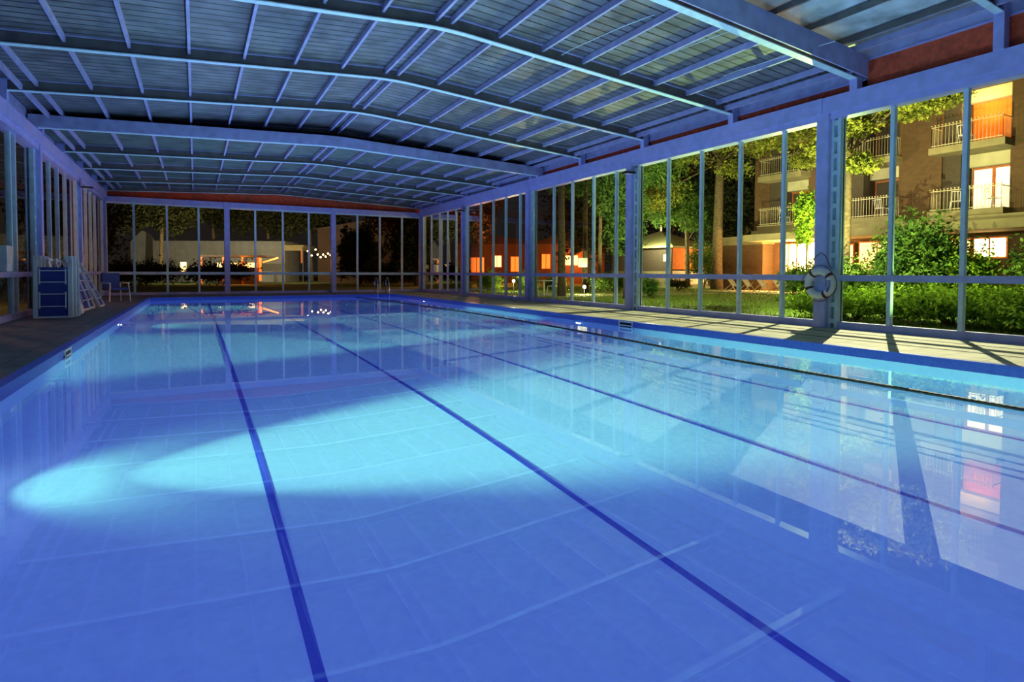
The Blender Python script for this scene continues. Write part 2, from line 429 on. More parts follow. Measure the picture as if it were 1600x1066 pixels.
# underwater lamps
PL=[(PX0,5.2,-0.62,1,'in the left pool wall, nearest the viewer'),
    (PX0,16.5,-0.72,1,'in the left pool wall near the folded loungers'),
    (PX1,12.0,-0.70,-1,'in the right pool wall, the nearer of the two'),
    (PX1,23.3,-0.62,-1,'in the right pool wall, the far one by the ladder corner'),
    ]
for (x,y,z,s,lb) in PL:
    if lb:
        t=thing('pool_lamp','round underwater lamp '+lb,'lamp',(x,y,z),0,'underwater lamps in the pool walls')
        ring=MB(); ring.tube([(s*0.03,0.13*math.cos(a*PI/12),0.13*math.sin(a*PI/12)) for a in range(24)],0.022,8,True)
        ring.build('lamp_ring',M['white'],t,True)
        d=MB(); d.tube([(0.002*s,0,0),(0.035*s,0,0),(0.05*s,0,0)],[0.115,0.11,0.07],24)
        d.build('lamp_lens',M['lens'],t,True)
    for (sz,bl,en,fall,tilt) in ((95,0.8,150,'Quadratic',-0.22),({5.2:54,16.5:32,12.0:38,23.3:30}[y],0.75,520.0,'Constant',-0.03)):
        ld=bpy.data.lights.new('pool_beam','SPOT'); ld.energy=en; ld.spot_size=math.radians(sz); ld.spot_blend=bl
        ld.color=(0.46,1.0,0.50); ld.shadow_soft_size=0.0
        ld.use_nodes=True; ln=ld.node_tree.nodes; em=ln['Emission']; lf=ln.new('ShaderNodeLightFalloff')
        lf.inputs['Strength'].default_value=1.0
        ld.node_tree.links.new(lf.outputs[fall],em.inputs['Strength'])
        lo=bpy.data.objects.new('pool_beam',ld); COL.objects.link(lo); lo.location=(x+s*0.12,y,z)
        lo.rotation_euler=Vector((s,0.0,tilt)).to_track_quat('-Z','Y').to_euler()

# floating black lane rope
import bisect
ctrl=[(6.46,0.3),(6.52,2.0),(6.56,3.75),(6.62,6.0),(7.0,10.0),(7.2,16.3),(7.0,23),(6.7,27.7)]
def crm(P,n):
    out=[]
    P=[P[0]]+P+[P[-1]]
    for i in range(1,len(P)-2):
        for k in range(n):
            t=k/n; a,b_,c,d=P[i-1],P[i],P[i+1],P[i+2]
            out.append(tuple(0.5*((2*b_[j])+(-a[j]+c[j])*t+(2*a[j]-5*b_[j]+4*c[j]-d[j])*t*t+(-a[j]+3*b_[j]-3*c[j]+d[j])*t**3) for j in range(2)))
    out.append(P[-2]); return out
pp=crm(ctrl,60)
r=[0.021+0.006*(i%2) for i in range(len(pp))]
tag(MB().tube([(x,y,ZW+0.008) for x,y in pp],r,8).build('lane_rope',M['rope'],None,True),'long black lane rope floating on the water along the right side of the pool','rope')

# ladder at the far right corner
t=thing('pool_ladder','chrome ladder handrails standing on the deck at the far right corner of the pool','ladder',(8.05,PY1+0.1,0))
for dx in (-0.28,0.28):
    pts=[(dx,0.45,0.0),(dx,0.45,0.55),(dx,0.38,0.74),(dx,0.22,0.82),(dx,0.02,0.76),(dx,-0.10,0.5),(dx,-0.14,0.1),(dx,-0.14,-0.9)]
    MB().tube(pts,0.022,10).build('handrail',M['chrome'],t,True)
for z in (-0.75,-0.45): MB().box(-0.28,0.28,-0.2,-0.12,z,z+0.03).build('step',M['chrome'],t)

# ------------------------------------------------------------------ walls
def post_mb(x0,x1,y0,y1,z0,z1): return MB().box(x0,x1,y0,y1,z0,z1)
def side_wall(side,X,s,posts,mulls,zbase=0.0):
    """s=+1 for the right wall (outside is +x); posts: y centres; mulls: lists between posts"""
    wl=thing('wall_'+side,('right' if s>0 else 'left')+' glazed long wall of the hall with painted steel posts and top beam','wall',kind='structure')
    yy=sorted(posts)
    for i,y in enumerate(yy):
        a,b_=sorted((X-s*0.12,X+s*0.20))
        MB().box(a,b_,y-0.13,y+0.13,0,ZT).build('post',M['paint'],wl,bevel=0.008)
    # top beam: upper channel plus lower lip, in one length per bay
    ends=[-6.0]+yy+[YB]
    for i in range(len(ends)-1):
        o=0.02*(i%2)
        a,b_=sorted((X-s*(0.14+o),X+s*0.22))
        MB().box(a,b_,ends[i],ends[i+1],ZB+0.13,ZT).build('top_beam',M['paint'],wl)
        a,b_=sorted((X-s*(0.08+o),X+s*0.18))
        MB().box(a,b_,ends[i],ends[i+1],ZB-0.0,ZB+0.13).build('beam_lip',M['paint'],wl)
    for i in range(len(yy)):
        y0=yy[i]+0.13; y1=(yy[i+1]-0.13) if i+1<len(yy) else YB-0.1
        wn=thing('window_%d'%(WN[0]),'tall glazed bay of the '+side+' wall with thin mullions and a mid rail','window',kind='structure'); WN[0]+=1
        # slotted jamb is at the far side of each bay (just before the next post)
        j0=y1-0.19
        a,b_=sorted((X-s*0.02,X+s*0.16))
        jm=MB().box(a,b_,j0,j0+0.06,0,ZB).box(a,b_,y1-0.05,y1,0,ZB).box(min(X+s*0.08,X+s*0.12),max(X+s*0.08,X+s*0.12),j0,y1,0,ZB)
        for k in range(13): jm.box(a,b_,j0+0.055,y1-0.045,0.1+k*0.33,0.19+k*0.33)
        jm.build('slotted_jamb',M['alu'],wn)
        ys=[m_ for m_ in mulls if y0<m_<j0-0.2]
        fx0,fx1=sorted((X,X+s*0.10))
        for m_ in ys: MB().box(fx0,fx1,m_-0.036,m_+0.036,0.13,ZB).build('mullion',M['alu'],wn,bevel=0.004)
        MB().box(fx0,fx1,y0,y0+0.05,0,ZB).build('side_frame',M['alu'],wn)
        MB().box(fx0-0.01,fx1+0.01,y0,j0,0,0.14).build('sill',M['paint'],wn)
        MB().box(fx0-0.012,fx1+0.012,y0,j0,0.95,1.07).build('mid_rail',M['paint'],wn,bevel=0.006)
        e=[y0]+ys+[j0]; gx=X+s*0.05
        for k in range(len(e)-1):
            for (za,zb) in ((0.14,0.95),(1.07,ZB)):
                MB().quad((gx,e[k],za),(gx,e[k+1],za),(gx,e[k+1],zb),(gx,e[k],zb)).build('pane',M['glass'],wn)
    return wl
WN=[1]
WR=side_wall('right',XR,1,[-4.7,1.25,7.27,13.21,19.12,25.25],
   [-3.6,-2.4,-1.2,0.0,2.5,3.67,4.85,6.0,8.24,9.39,10.58,11.74,13.95,15.1,16.3,17.45,19.9,21.1,22.25,23.5,26.3,27.4,28.5,29.7])
WL_=side_wall('left',XL,-1,[1.1,7.1,13.1,18.9,24.85],
   [2.3,3.5,4.7,5.9,8.3,9.5,10.7,11.9,14.3,15.5,16.6,17.0,19.6,20.6,21.7,22.9,25.7,26.8,27.9,29.0])
# back wall
wb=thing('wall_back','glazed end wall of the hall with a red boarded gable above','wall',kind='structure')
MB().box(XL,XR,YB-0.06,YB+0.2,ZB,ZB+0.24).build('top_beam',M['paint'],wb)
MB().box(XL,XR,YB-0.02,YB+0.16,ZB-0.07,ZB+0.02).build('beam_lip',M['alu'],wb)
MB().box(XL,XR,YB+0.22,YB+0.3,ZB+0.1,5.3).build('gable_board',M['red'],wb,label='red boarded gable above the back windows')
bposts=[XL,XR-9.89,XR-4.88,XR]
for x in bposts: MB().box(x-0.12,x+0.12,YB-0.12,YB+0.2,0,ZB+0.24).build('post',M['paint'],wb,bevel=0.008)
bm_=[XR-v for v in (1.14,2.39,3.61,6.1,7.36,8.63,11.09,12.38,13.67)]
for i in range(3):
    x0,x1=bposts[i]+0.12,bposts[i+1]-0.12
    wn=thing('window_%d'%WN[0],'four tall panes of the far end wall over a lower row','window',kind='structure'); WN[0]+=1
    ms=[m_ for m_ in bm_ if x0<m_<x1]
    for m_ in ms: MB().box(m_-0.045,m_+0.045,YB,YB+0.1,0.1,ZB-0.05).build('mullion',M['alu'],wn,bevel=0.004)
    MB().box(x0,x1,YB-0.01,YB+0.11,0,0.12).build('sill',M['paint'],wn)
    MB().box(x0,x1,YB-0.012,YB+0.112,0.93,1.06).build('mid_rail',M['alu'],wn,bevel=0.006)
    e=[x0]+sorted(ms)+[x1]
    for k in range(len(e)-1):
        for (za,zb) in ((0.12,0.93),(1.06,ZB-0.07)):
            MB().quad((e[k],YB+0.05,za),(e[k+1],YB+0.05,za),(e[k+1],YB+0.05,zb),(e[k],YB+0.05,zb)).build('pane',M['glass'],wn)

# ------------------------------------------------------------------ telescopic roof
ceil=thing('ceiling','telescopic gabled steel roof with rows of purlins and ribbed sheets','ceiling',kind='structure')
def prof(x,zr,ze):
    """underside height: two flat slopes with a rounded ridge"""
    hw=(XR-XL)/2; a=abs(x-XM); c=0.55
    sl=(zr+0.03-ze)/hw
    if a<c: a=(a*a/(2*c)+c/2)
    return zr+0.03-sl*a
XS=[XL+0.02]+[XM+ (XR-XL)/2*t for t in (-.9,-.7,-.5,-.35,-.2,-.12,-.08,-.05,-.025,0,.025,.05,.08,.12,.2,.35,.5,.7,.9)]+[XR-0.02]
def strip(zr,ze,y0,y1,d0,d1,xs=None):
    """solid following the gable: from height d0 to d1 above the profile"""
    xs=xs or XS; mb=MB(); n=len(xs)
    for x in xs:
        z=prof(x,zr,ze)
        mb.v+=[(x,y0,z+d0),(x,y1,z+d0),(x,y1,z+d1),(x,y0,z+d1)]
    for i in range(n-1):
        a=4*i; b_=a+4
        for k in range(4):
            k2=(k+1)%4; mb.f.append((a+k,a+k2,b_+k2,b_+k))
    mb.f+= [(0,1,2,3),(4*n-1,4*n-2,4*n-3,4*n-4)]
    return mb
def frame(y,zr,ze,depth=0.24,fw_=0.13):
    fr=strip(zr,ze,y-0.012,y+0.012,0.012,depth)
    o=fr.build('roof_frame',M['web'],ceil)
    strip(zr,ze,y-fw_/2,y+fw_/2,0,0.018).build('flange',M['flange'],o)
    strip(zr,ze,y-fw_/2,y+fw_/2,depth-0.015,depth).build('top_flange',M['roofsteel'],o)
    for s,X in ((1,XR),(-1,XL)):
        z=prof(X,zr,ze)
        a,b_=sorted((X-s*0.02,X-s*0.20))
        MB().box(a,b_,y-0.07,y+0.07,ZT-0.01,z+depth).build('foot',M['paint'],o)
SEC=[('A',4.90,4.62,[18.25,21.5,24.7,27.9,31.0],18.1,31.3,M['roofback']),
     ('B',5.31,4.80,[18.75,15.55,12.55,9.5,6.62],6.5,18.9,M['roof']),
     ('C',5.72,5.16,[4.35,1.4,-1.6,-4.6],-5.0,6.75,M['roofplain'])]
poff=[0.14]+[0.14+0.94*k for k in range(1,8)]
for nm,zr,ze,ys,y0,y1,rm in SEC:
    for y in ys: frame(y,zr,ze, 0.24 if not (nm=='A' and y==18.25) else 0.26, 0.15 if y==6.62 else 0.12)
    for k,px in enumerate(poff):
        for s in (-1,1):
            x=XM+s*px; z=prof(x,zr,ze)
            if abs(x-XR)<0.3 or abs(x-XL)<0.3: continue
            MB().box(x-0.024,x+0.024,y0,y1,z+0.12,z+0.23).build('purlin',M['web'] if nm=='C' else M['roofsteel'],ceil)
    # ribbed sheets, one per bay
    yb=sorted([y0]+[y for y in ys if y0<y<y1]+[y1])
    for i in range(len(yb)-1):
        if yb[i+1]-yb[i]<0.4: continue
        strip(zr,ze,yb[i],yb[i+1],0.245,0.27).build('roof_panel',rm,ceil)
    # eave channel and red fascia
    for s,X in ((1,XR),(-1,XL)):
        z=prof(X,zr,ze)
        a,b_=sorted((X+s*0.02,X+s*0.10))
        MB().box(a,b_,y0,y1,z+0.02,z+0.27).build('eave_channel',M['roofsteel'],ceil)
        a,b_=sorted((X-s*0.45,X-s*0.40))
        MB().box(a,b_,y0,y1,z+0.06,z+0.18).build('eave_purlin',M['roofsteel'],ceil)
        a,b_=sorted((X+s*0.06,X+s*0.12))
        MB().box(a,b_,y0,y1,ZT-0.02,z+0.03).build('fascia',M['red'],ceil,label='red painted fascia board')
        a,b_=sorted((X-s*0.0,X+s*0.14))
        MB().box(a,b_,y0,y1,z+0.0,z+0.025).build('eave_lip',M['paint'],ceil)
# closing plates at the telescope steps
strip(4.90,4.62,18.08,18.11,0.0,0.30).build('closing_plate',M['roofsteel'],ceil)
strip(4.90,4.62,18.62,18.66,0.27,0.50).build('closing_plate',M['slot'],ceil)
strip(5.31,4.80,6.44,6.47,0.02,0.42).build('closing_plate',M['roofsteel'],ceil)
# thin hanging cables under the near roof bay
for (x,y,lb) in ((6.2,9.35,'left'),(7.7,8.6,'middle'),(9.3,8.2,'right')):
    z=prof(x,5.31,4.80)
    cb=MB().tube([(x,y,z+0.1),(x+0.02,y-0.3,z+0.11),(x+0.25,y-1.5,z+0.14),(x+0.5,y-2.0,z+0.2)],0.006,5)
    tag(cb.build('hanging_cable',M['alu']),'thin pale cable strung under the near roof sheets, '+lb+' one of three','cable')

# ------------------------------------------------------------------ items on the walls
def flood(loc,s,label):
    t=thing('flood_lamp',label,'lamp',loc,0,'flat flood lamps under the top beams')
    MB().box(-0.16,0.16,-0.12,0.12,-0.03,0.03).build('housing',M['black'],t,bevel=0.01)
    MB().box(-0.12,0.12,-0.09,0.09,-0.036,-0.03).build('lens',M['signbox'],t)
    MB().bar((0,0.12,0),(s*0.1,0.3,0.03),0.03,0.03).build('bracket',M['black'],t)
flood((10.95,13.0,3.97),1,'flat black flood lamp on the right wall post by the third bay')
flood((10.95,25.0,3.97),1,'flat black flood lamp on the right wall, far one near the corner')
flood((-3.25,24.6,3.97),-1,'flat black flood lamp under the left beam above the loungers')
tag(MB().box(XR-0.16,XR-0.02,28.85,29.2,1.08,1.48).build('notice_box',M['signbox'],bevel=0.01),'small pale notice box on the mid rail near the far right corner','box')
tag(MB().box(XL+0.02,XL+0.14,15.5,15.9,1.08,1.62).build('notice_box',M['signbox'],bevel=0.01),'tall pale box on the left wall mid rail in front of the loungers','box')

# lifebuoy
t=thing('lifebuoy','white ring lifebuoy with four red-brown bands hung on the right wall post','lifebuoy',(XR-0.20,7.21,0.90))
Rm,rm_=0.245,0.074
def ringpt(a,R_=Rm): return (0,-math.cos(a)*R_,math.sin(a)*R_)      # local -Y is to the right in view
MB().tube([ringpt(2*PI*k/48) for k in range(48)],rm_,16,True).build('ring',M['white'],t,True)
for a0 in (38,128,205,298):
    a0=math.radians(a0); MB().tube([ringpt(a0-0.11+0.22*k/6) for k in range(7)],rm_+0.004,16,False).build('band',M['brown'],t,True)
rp=[]
for k in range(64):
    a=2*PI*k/64; q=(k/16.0)%1; bul=0.05*math.sin(PI*((math.degrees(a)-38)%90)/90)
    rp.append((-0.02,-math.cos(a)*(Rm+rm_+0.015+bul*0.7),math.sin(a)*(Rm+rm_+0.015+bul*0.7)))
MB().tube(rp,0.007,6,True).build('grab_rope',M['brown'],t,True)
hk=MB().tube([(-0.02,-0.24,0.30),(0.02,-0.10,0.55),(0.03,0,0.62),(0.02,0.10,0.55),(-0.02,0.24,0.30)],0.008,6); hk.build('hanging_cord',M['black'],t)
for k in range(6):
    mk=MB(); a=math.radians(12-9.5*k)
    for (d,l,c) in ((-0.03,0.06,0),(0.03,0.06,0)):
        p=(-rm_-0.004,-math.cos(a+d)*(Rm-l/2),math.sin(a+d)*(Rm-l/2)); q=(-rm_-0.004,-math.cos(a+d)*(Rm+l/2),math.sin(a+d)*(Rm+l/2))
        mk.bar(p,q,0.012,0.008,up=(1,0,0))
    rr=Rm+(0.024 if k%2 else 0.0)
    mk.bar((-rm_-0.004,-math.cos(a-0.03)*rr,math.sin(a-0.03)*rr),(-rm_-0.004,-math.cos(a+0.03)*rr,math.sin(a+0.03)*rr),0.012,0.008,up=(1,0,0))
    mk.build('letter',M['bluetext'],t,label='blurred blue capital letter')

# ------------------------------------------------------------------ folded loungers
def lounger():
    t=thing('sun_lounger','white plastic lounger with blue mesh folded and standing on end','sun lounger')
    W,H=0.72,1.36
    for x in (-W/2,W/2-0.09):
        MB().box(x,x+0.09,-0.035,0.035,0.0,H).build('side_rail',M['white'],t,bevel=0.012)
    MB().box(-W/2+0.09,W/2-0.09,-0.02,0.02,0.0,0.05).build('end_rail',M['white'],t,bevel=0.008)
    MB().box(-W/2+0.09,W/2-0.09,-0.012,0.012,0.05,H-0.20).build('mesh_panel',M['blue'],t)
    for z in (0.24,0.40,0.64,0.80) if False else ():
        pass
    for (z0,z1) in ((0.27,0.55),(0.82,1.08)):
        mb=MB()
        for z in (z0,z1): mb.bar((-W/2+0.11,-0.055,z),(W/2-0.11,-0.055,z),0.025,0.02)
        for x in (-W/2+0.125,W/2-0.125): mb.bar((x,-0.055,z0-0.05),(x,-0.055,z1+0.05),0.022,0.022,up=(0,1,0))
        mb.build('leg_frame',M['white'],t)
    for x in (-W/2+0.03,W/2-0.13): MB().box(x-0.03,x+0.12,-0.06,0.05,H-0.02,H+0.06).build('foot_cap',M['white'],t,bevel=0.012)
    return t
lo0=lounger()
# (x,y,yaw,lean about the local width axis, label)
ls=[(-2.84,16.45,0,-3,'front of the stack, blue mesh in full view'),
    (-2.80,16.62,2,-4,'second in the stack, just behind the front one'),
    (-2.77,16.80,4,-5,'third in the stack, only its white edge showing'),
    (-2.75,17.00,30,-8,'fourth in the stack, starting to fan to the right'),
    (-2.67,17.6,62,-14,'fifth, turned towards the pool and leaning back'),
    (-2.65,18.3,80,-16,'sixth in the stack, leaning on the left windows'),
    (-2.63,19.4,84,-17,'seventh, leaning on the windows behind the tight bundle'),
    (-2.62,20.2,86,-18,'eighth, leaning on the windows next to last'),
    (-2.49,21.2,88,-24,'last of the row, leaning most towards the windows')]
for i,(x,y,yaw,lean,lb) in enumerate(ls):
    o=lo0 if i==0 else copy_tree(lo0)
    o.location=(x,y,0.02); o.rotation_euler=(math.radians(lean),0,math.radians(yaw))
    tag(o,'white folded blue-mesh lounger, '+lb,'sun lounger','folded loungers against the left windows')

# blue armchair
t=thing('armchair','dark blue cushioned armchair with thin white legs in the far left corner','chair',(-2.55,25.1,0),math.radians(35))
MB().box(-0.30,0.30,-0.28,0.28,0.40,0.50).build('seat',M['dblue'],t,bevel=0.02)
MB().box(-0.31,0.31,0.24,0.33,0.50,1.02).build('backrest',M['dblue'],t,bevel=0.02)
for sx in (-1,1):
    MB().bar((sx*0.33,-0.26,0.66),(sx*0.33,0.30,0.68),0.05,0.035).build('armrest',M['white'],t)
    for sy in (-1,1): MB().bar((sx*0.36,sy*0.30,0),(sx*0.31,sy*0.26,0.66),0.03,0.03).build('leg',M['white'],t)

# ------------------------------------------------------------------ garden outside the right wall
paths=MB().box(12.0,26,21.5,26.5,-0.03,-0.012)
tag(paths.build('paved_path',M['paving']),'pale paved path crossing the garden beyond the right windows','path')

# ground cover & grass
rg=np.random.default_rng(3)
n=42000
x=rg.uniform(11.7,30,n); y=rg.uniform(2,36,n); h=rg.uniform(0.03,0.09,n); a=rg.uniform(0,2*PI,n)
dx=np.cos(a)*0.012; dy=np.sin(a)*0.012; z0=np.full(n,-0.03)
V=np.stack([np.stack([x-dx,y-dy,z0],1),np.stack([x+dx,y+dy,z0],1),np.stack([x+rg.normal(0,.02,n),y+rg.normal(0,.02,n),h],1)],1).reshape(-1,3)
go=arr_mesh('grass',V,np.arange(3*n).reshape(-1,3),M['blade'],None)
tag(go,'short green grass of the garden lawn outside the right windows','grass',kind='stuff')

shrub('low bright green leafy bush outside the right windows, beside the lifebuoy post',(14.0,8.3,0),1.5,1.4,0.75,9000,0.055,M['leafB'],11,lumps=7)
shrub('low bright green leafy bush outside the right windows, in the nearer middle bay',(14.3,6.3,0),1.5,1.3,0.85,10000,0.055,M['leafB'],12,lumps=7)
shrub('low bright green leafy bush outside the right windows, at the right edge of the photo',(14.2,4.2,0),1.6,1.4,0.85,10000,0.055,M['leafB'],13,lumps=7)
shrub('tall spreading shrub with arching twigs in the middle of the nearest glazed bay',(18.6,9.0,0),1.2,1.1,2.7,10000,0.07,M['leafG'],14,lumps=9)
shrub('airy upright shrub left of the tall spreading one, before the lit ground floor',(19.3,10.0,0),1.0,0.9,2.9,5500,0.06,M['leafG'],15,lumps=7)
shrub('rounded green shrub under the lit window at the right edge of the photo',(19.9,6.2,0),1.5,1.3,2.0,10000,0.065,M['leafG'],16,lumps=8)
shrub('bright yellow green bush under the lit balcony',(18.9,8.1,0),0.9,0.8,2.1,5000,0.06,M['leafB'],17,lumps=5)
shrub('dark rounded bush before the glowing lobby, left of the lifebuoy post',(21.3,14.6,0),1.0,0.9,1.65,5500,0.06,M['leafG'],18)
shrub('rounded bush before the lit ground floor, right of the lifebuoy post',(22.4,12.8,0),1.4,1.2,1.6,7000,0.06,M['leafG'],19)
shrub('small dark bush on the lawn in front of the pavilion',(26.4,26.5,0),0.7,0.7,0.75,2500,0.05,M['leafD'],20)
shrub('loose green bush beside the pavilion, left of the big pine trunk',(31.2,29.0,0),1.0,1.0,3.4,6000,0.07,M['leafG'],21)
shrub('bright bush lit by the left garden lamp',(14.9,29.9,0),0.8,0.7,1.15,4500,0.05,M['leafB'],22)
shrub('bright bush lit by the left garden lamp, on its right side',(17.7,30.2,0),0.9,0.8,1.2,4500,0.05,M['leafB'],23)
shrub('bright bush lit by the right garden lamp',(16.1,24.7,0),0.6,0.6,0.9,3500,0.05,M['leafB'],24)
shrub('long low hedge right of the garden lamps',(19.6,24.2,0),1.5,0.9,1.05,6500,0.05,M['leafG'],25)
shrub('small slim bush before the post right of the garden lamps',(17.4,19.2,0),0.4,0.4,1.0,2500,0.05,M['leafG'],26)
tree('young_tree','slender young tree with fresh green leaves left of the lifebuoy post',(22.1,15.0),3.6,0.045,[(22.1,15.0,3.7,0.55,0.55,0.75),(22.0,15.1,2.7,0.35,0.35,0.5)],3600,0.07,M['leafB'],31,bend=0.1)

tree('pine_tree','huge pine with a thick lit trunk standing right of the pavilion',(30.2,26.9),13.5,0.36,
     [(30.4,24.7,9.3,2.0,2.0,1.0),(29.0,21.2,8.9,2.0,1.8,1.0),(29.7,25.2,7.6,1.2,1.1,0.6),(26.9,28.9,6.6,1.8,1.6,1.0),(28.0,28.3,9.0,2.2,2.0,1.2),(27.0,31,10.5,2.4,2.2,1.2),(30.5,27,12,3,3,1.6),(31,22,11,2.4,2.4,1.1),(26.3,29.6,8.2,1.6,1.6,0.8),(28.5,23.0,10.2,2.4,2.2,1.1),(26.5,25.5,9.8,2.2,2.0,1.0),(25.8,28.5,5.6,1.3,1.2,0.6),(28.2,19.8,9.6,1.8,1.6,0.9)],
     44000,0.10,M['leafP'],32,shell=0.25,bend=0.25)
tree('pine_tree','pine behind the lifebuoy post with brightly lit drooping branches',(22.9,13.9),9.5,0.17,
     [(22.2,13.4,7.0,1.3,0.9,0.55),(23.9,12.3,7.5,1.3,1.1,0.55),(25.0,11.6,8.0,1.1,1.0,0.6),(22.1,12.9,5.25,0.9,0.6,0.4),(22.1,15.5,7.6,1.2,0.9,0.6),(23.5,13.0,8.6,2.0,1.6,0.7),(28.0,19.0,7.0,1.0,1.0,0.5),(22.6,14.6,6.2,0.8,0.7,0.4),(21.5,11.5,7.3,1.2,1.0,0.45),(22.0,10.2,7.9,1.3,1.1,0.5),(24.5,14.0,9.0,2.2,1.8,0.7),(21.8,13.4,6.6,1.0,0.9,0.35),(23.2,12.0,8.0,1.6,1.4,0.6)],
     60000,0.08,M['leafP'],33,shell=0.1,bend=0.15)
tree('leafy_tree','dense leafy tree just left of the jamb before the pavilion',(16.0,19.1),6.5,0.12,
     [(15.9,19.0,3.4,1.0,1.0,1.2),(15.7,19.3,4.8,1.3,1.3,1.0),(15.6,18.9,2.3,0.6,0.6,0.6),(16.6,18.3,5.6,1.3,1.3,1.0)],15000,0.07,M['leafG'],34,bend=0.1)
tree('leafy_tree','round bushy tree rising behind the pavilion roof',(34.0,33.2),7.0,0.2,
     [(33.9,33.0,6.4,2.3,2.3,1.7),(34.3,32.0,5.2,1.6,1.6,1.2),(32.6,34.5,6.2,1.4,1.4,1.4)],15000,0.12,M['leafG'],35)
tree('pine_tree','straight pine trunk rising between the two garden lamps',(15.0,22.5),11,0.19,[(15.0,22.5,10,2,2,1.3),(14,23.5,8.6,1.2,1.2,0.6)],7000,0.10,M['leafD'],36,bend=0.12)
tree('pine_tree','second straight pine, right of the white square sign',(18.4,25.3),11,0.15,[(18.4,25.3,10,2.2,2.2,1.5),(19,26,7.6,1.5,1.5,0.8)],8000,0.10,M['leafD'],37,bend=0.2)
tree('pine_tree','thin pine behind the hedge, third of the straight trunks',(22.1,28.9),11,0.14,[(22,29,9.4,2.4,2.4,1.8),(21,30,6.8,1.7,1.7,1.0),(23,28,5.2,1.6,1.6,0.9)],10000,0.11,M['leafG'],38,bend=0.1)
# darker trees beyond
bk=[('dark tree left of everything behind the far end windows',(-7.5,50),9,[(-7.5,50,4.5,3.2,3.2,3.6)],'leafD'),
    ('dark leafy tree behind the pale gable of the low grey building',(-2.8,61),9,[(-2.8,62,7,3.6,3,2.6)],'leafD'),
    ('dark spreading tree above the long grey wall, left half',(1.8,74),11,[(1.8,74,9,4.6,3,3.6)],'leafD'),
    ('dark spreading tree above the long grey wall, middle',(7.5,72),11,[(7.5,71,8.6,4.4,3,3.8)],'leafD'),
    ('dark tree above the right end of the long grey wall',(11.5,68),11,[(12,67,8.4,4.0,3,3.8)],'leafD'),
    ('dark bushy tree left of the tiny lit house window',(12.6,50),6,[(12.6,50,2.6,1.9,1.8,2.2)],'leafD'),
    ('haze-brown lit tree crown right of the tiny lit house window',(16.5,52),9,[(16.5,52,7.2,3.0,3,3.0)],'leafR'),
    ('dark tree by the far right corner of the hall',(15.5,44),8,[(15.5,44,3.0,2.2,2.2,2.6)],'leafD'),
    ('haze-tinted reddish brown tree glowing behind the left garden lamp',(21,47),10,[(21,47,7,3.2,3,3.2)],'leafR'),
    ('tall haze-brown tree behind the orange lit house',(29,69),13,[(29,69,10.5,5.5,4,4.4)],'leafR'),
    ('tall dark tree beyond the straight pine trunks',(41,56),13,[(40,56,9.5,5,4,5)],'leafR'),
    ('dark tree filling the gap left of the pavilion',(31,42),11,[(31,42,6.5,3.0,3,4.4)],'leafD'),
    ('dark tree between the big pine and the hotel wing',(36,31),12,[(36,31,6.8,2.6,2.4,4.6)],'leafD'),
    ('dark green tree towering over the pavilion',(40,41),14,[(40,41,8.8,4.6,4,5.0)],'leafD')]
for i,(lb,bs,tp,bl,lm) in enumerate(bk):
    tree('garden_tree',lb,bs,tp*0.8,0.22,bl,9000,0.17,M[lm],50+i,'dark trees beyond the hall')
for i,(x,lb) in enumerate(((-8,'at the left end behind the far windows'),(-3.2,'second from the left behind the far windows'),(1.6,'in front of the long grey wall'),(13.5,'below the tiny lit house window'),(18,'near the far right corner of the hall'))):
    shrub('dark clipped hedge '+lb,(x,49.5 if i<3 else 45,0),2.6,1.0,1.9,6500,0.10,M['leafD'],70+i,'clipped_hedge')

# garden lamps
for i,(p,lb) in enumerate((((16.35,29.6,0.58),'left'),((17.3,23.9,0.36),'right'))):
    t=thing('garden_lamp','small dazzling garden spotlight on a short stake, '+lb+' one of the pair','lamp',(p[0],p[1],0))
    MB().tube([(0,0,-0.03),(0,0,p[2]-0.06)],0.02,8).build('stake',M['black'],t)
    MB().tube([(0.10,0.14,p[2]),(0,0,p[2]),(-0.03,-0.05,p[2])],[0.05,0.08,0.085],14).build('housing',M['black'],t)
    h=MB().tube([(-0.031,-0.052,p[2]),(-0.045,-0.075,p[2])],[0.078,0.072],14).build('lens',M['lamp'],t)
    ld=bpy.data.lights.new('garden_glow','POINT'); ld.energy=300; ld.color=(1.0,0.85,0.35); ld.shadow_soft_size=0.0
    lo=bpy.data.objects.new('garden_glow',ld); COL.objects.link(lo); lo.location=(p[0]-0.12,p[1]-0.2,p[2]+0.05)
# white square sign and garden furniture
t=thing('square_sign','blank white square sign on a thin post between the pine trunks','sign',(17.7,24.6,0))
MB().bar((0,0,0),(0,0,1.45),0.04,0.04).build('post',M['black'],t)
MB().box(-0.24,0.24,-0.04,-0.02,1.38,1.86).build('panel',M['signbox'],t).rotation_euler=(0,0,math.radians(-36))
def garden_chair():
    t=thing('garden_chair','white metal garden chair','chair')
    mb=MB().box(-0.23,0.23,-0.22,0.22,0.42,0.45); mb.build('seat',M['white'],t)
    mb=MB()
    for x in (-0.21,-0.1,0,0.1,0.21): mb.bar((x,0.22,0.45),(x,0.30,0.88),0.02,0.02)
    mb.bar((-0.23,0.30,0.88),(0.23,0.30,0.88),0.03,0.03); mb.build('backrest',M['white'],t)
    for sx in (-1,1):
        for sy in (-1,1): MB().bar((sx*0.24,sy*0.24,-0.03),(sx*0.21,sy*0.2,0.42),0.025,0.025).build('leg',M['white'],t)
    return t
gc=garden_chair()
